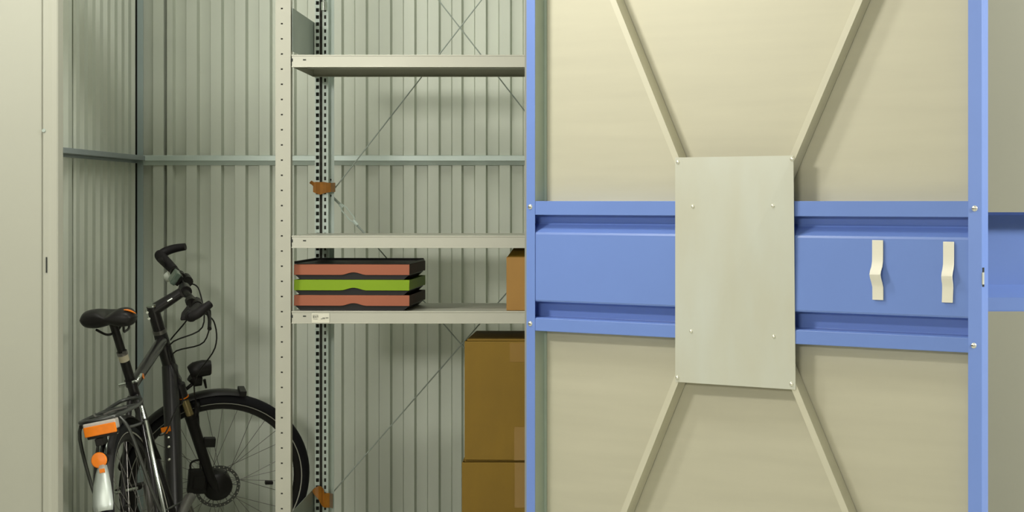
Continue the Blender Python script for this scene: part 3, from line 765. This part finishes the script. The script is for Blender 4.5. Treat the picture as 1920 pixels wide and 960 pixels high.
# rear mudguard
prof = [(r_+.0, x_) for r_, x_ in mud_prof]
rm = MB().lathe(prof, (0, 0, WR), (1, 0, 0), 44, a0=math.radians(-60), a1=math.radians(62), close=True)
# angle sign: positive angles run towards -y
def rp(deg, dr=0, x=0): a = math.radians(deg); return Vector((x, -math.sin(a)*(WR+.02+dr), WR+math.cos(a)*(WR+.02+dr)))
mudr = B(rm, 'rear_mudguard', 'black')
fl = MB(); vs = []
for i, (deg, hw) in enumerate(((46, .014), (50, .020), (56, .027), (62, .031), (66, .032), (69, .029))):
    for x_, dr in ((-hw, .001), (-hw*.4, .0085), (hw*.4, .0085), (hw, .001)): vs.append(rp(deg, dr, x_))
fl.add(vs, [(4*i+k, 4*i+k+1, 4*i+5+k, 4*i+4+k) for i in range(5) for k in range(3)])
flo = B(fl, 'mud_flap', 'silver', mudr); so = flo.modifiers.new('thick', 'SOLIDIFY'); so.thickness = .002
st_ = MB()
for s_ in (-1, 1): st_.tube([rp(22, .004, s_*.007), rp(34, .007, s_*.008), rp(46, .005, s_*.009)], .0042, 8)
B(st_, 'chrome_strip', 'chrome', mudr)
a = rp(44, .012, -.006); nrm = Vector((0, -math.sin(math.radians(62)), math.cos(math.radians(62))))
B(MB().lathe([(0, 0), (.024, 0), (.0245, .004), (.022, .007), (0, .008)], a, (0, -1, .12), 24), 'round_reflector', 'orange', mudr)
B(MB().lathe([(0, -.012), (.0255, -.012), (.0255, .002), (0, .002)], a, (0, -1, .12), 24), 'reflector_cup', 'black', mudr)
B(MB().box(-.008, .008, -.002, .002, -.006, .006), 'mark', 'orange', mudr, False).location = rp(50, .012, .004)

# carrier rack
RZ = .762
ck = MB(); r_ = .0062
loop = [(-.058, -.215, RZ), (-.060, -.10, RZ), (-.056, .06, RZ), (-.050, .14, RZ+.006), (-.030, .185, RZ+.014), (0, .197, RZ+.016), (.030, .185, RZ+.014), (.050, .14, RZ+.006), (.056, .06, RZ), (.060, -.10, RZ), (.058, -.215, RZ), (.035, -.235, RZ), (0, -.238, RZ), (-.035, -.235, RZ), (-.058, -.215, RZ)]
ck.tube(loop, r_, 10, smooth=5)
ck.tube([(0, -.235, RZ), (0, .10, RZ+.001)], .005, 8)
for yy in (-.12, .0, .09): ck.tube([(-.058, yy, RZ), (.058, yy, RZ)], .0048, 8)
for s_ in (-1, 1):
    ck.tube([(s_*.058, .085, RZ-.004), (s_*.066, .075, .70), (s_*.078, .03, .55), (s_*.082, .012, .375)], [.0058]*4, 10)
    ck.tube([(s_*.058, .085, .700), (s_*.03, .06, .698), (0, .05, .700)], .005, 8)
    ck.tube([(s_*.058, -.20, RZ-.004), (s_*.078, -.185, .71), (s_*.086, -.14, .58), (s_*.086, -.10, .50), (s_*.082, .0, .385)], [.0058]*5, 10, smooth=3)
carrier = B(ck, 'carrier_rack', 'rack')
lg = MB()
lg.tube([(.0665, .074, .705), (.079, .028, .55), (.083, .014, .40)], .0066, 10)
B(lg, 'carrier_leg', 'chrome', carrier)
B(MB().tube([(.060, .082, .755), (.064, .077, .712)], .0066, 10), 'carrier_leg', 'chrome', carrier)
B(MB().tube([(-.05, -.06, RZ+.008), (-.03, -.15, RZ+.012), (-.012, -.20, RZ+.009)], .003, 8).tube([(.05, -.06, RZ+.008), (.03, -.15, RZ+.012), (.012, -.20, RZ+.009)], .003, 8), 'spring_clip', 'grey', carrier)
# rear lamp under the rack tail
rlm = MB().box(-.038, .064, -.268, -.226, RZ-.036, RZ-.004)
rlamp = B(rlm, 'rear_lamp', 'clear', None, False, .004)
B(MB().box(-.037, .063, -.272, -.262, RZ-.045, RZ-.014), 'lens', 'orange', rlamp, False, .003)
B(MB().box(-.033, .059, -.262, -.225, RZ-.054, RZ-.043).box(-.012, .012, -.262, -.20, RZ-.078, RZ-.055), 'lamp_base', 'black', rlamp, False, .003)
B(MB().box(-.050, .050, -.262, -.205, RZ-.016, RZ-.004), 'lamp_mount', 'black', rlamp, False, .003)

# drivetrain
cr = MB().lathe([(.078, -.002), (.078, .002), (.088, .002), (.091, .0), (.088, -.002)], BBp+Vector((.052, 0, 0)), (1, 0, 0), 40, close=True)
for i in range(5):
    a0 = 2*PI*i/5+.3; cr.tube([BBp+Vector((.056, 0, 0)), BBp+Vector((.053, math.sin(a0)*.082, math.cos(a0)*.082))], .007, 8, flat=.5)
cr.lathe([(0, .075), (.017, .074), (.018, .03), (0, .03)], BBp, (1, 0, 0), 18)
crank = B(cr, 'crank', 'grey')
ca = math.radians(200)       # right arm forward and up
pe = BBp+Vector((.085, math.sin(ca)*.17, math.cos(ca)*.17)); pn = BBp+Vector((-.085, -math.sin(ca)*.17, -math.cos(ca)*.17))
B(MB().tube([BBp+Vector((.072, 0, 0)), BBp+(pe-BBp)*.5+Vector((.038, 0, 0)), pe], [.017, .013, .013], 12), 'crank_arm', 'grey', crank)
B(MB().tube([BBp+Vector((-.065, 0, 0)), BBp+(pn-BBp)*.5+Vector((-.038, 0, 0)), pn], [.017, .013, .013], 12), 'crank_arm', 'grey', crank)
for p, s_ in ((pe, 1), (pn, -1)):
    pb_ = MB().box(p.x+s_*.015 if s_ > 0 else p.x-.105, p.x+.105 if s_ > 0 else p.x-.015, p.y-.035, p.y+.035, p.z-.009, p.z+.009)
    pd = B(pb_, 'pedal', 'black', None, False, .004)
    x0_ = p.x+s_*.02; x1_ = p.x+s_*.10
    B(MB().tube([(x0_, p.y-.045, p.z), (x1_, p.y-.045, p.z), (x1_+s_*.006, p.y, p.z), (x1_, p.y+.045, p.z), (x0_, p.y+.045, p.z)], .0045, 8, smooth=3), 'pedal_cage', 'chrome', pd)
cs = MB()
for i, rr in enumerate((.050, .046, .042, .038, .034, .030, .026)):
    cs.lathe([(rr-.012, -.001), (rr, -.001), (rr, .001), (rr-.012, .001)], (.030+i*.0042, 0, WR), (1, 0, 0), 28, close=True)
B(cs, 'cassette', 'rack')
B(MB().tube([(.074, .20, .335), (.075, .30, .365), (.076, .40, .385), (.076, .455, .382)], [.012, .017, .019, .012], 12, smooth=4), 'chain_guard', 'grey')
ch = MB(); R1, R2 = .088, .044; x_ = .050
pts = []
for k in range(9): a0 = math.radians(-5+k*23.5); pts.append(BBp+Vector((x_, math.sin(a0)*R1, math.cos(a0)*R1)))
pts += [Vector((x_, .10, .21)), Vector((x_, .03, .215)), Vector((x_, .025, .26)), Vector((x_, .03, .32))]
for k in range(7): a0 = math.radians(-150+k*24); pts.append(Vector((x_, math.sin(a0)*R2, WR+math.cos(a0)*R2)))
pts.append(pts[0].copy())
ch.tube(pts, .0035, 6)
B(ch, 'chain', 'rack')
dr_ = MB().box(.055, .075, .0, .05, .29, .335).box(.052, .058, .01, .04, .19, .30)
for zc in (.285, .215): dr_.lathe([(0, -.004), (.020, -.004), (.020, .004), (0, .004)], (.052, .028, zc), (1, 0, 0), 16)
B(dr_, 'derailleur', 'black', None, False)
B(MB().box(-.058, -.034, .03, .075, WR+.045, WR+.09), 'rear_caliper', 'black', None, False, .005)
# kickstand down on the left side
rotm = bike.rotation_quaternion.to_matrix()
foot = Vector((-.16, .12, 0)); foot.z = -(rotm @ Vector((foot.x, foot.y, 0))).z/ (rotm[2][2])+.004
B(MB().tube([Vector((-.065, .20, .315)), Vector((-.072, .19, .29)), foot], [.011, .010, .009], 10), 'kickstand', 'black')
B(MB().tube([foot+Vector((0, -.016, .004)), foot+Vector((0, .02, .004))], .011, 10), 'kickstand_foot', 'rubber')
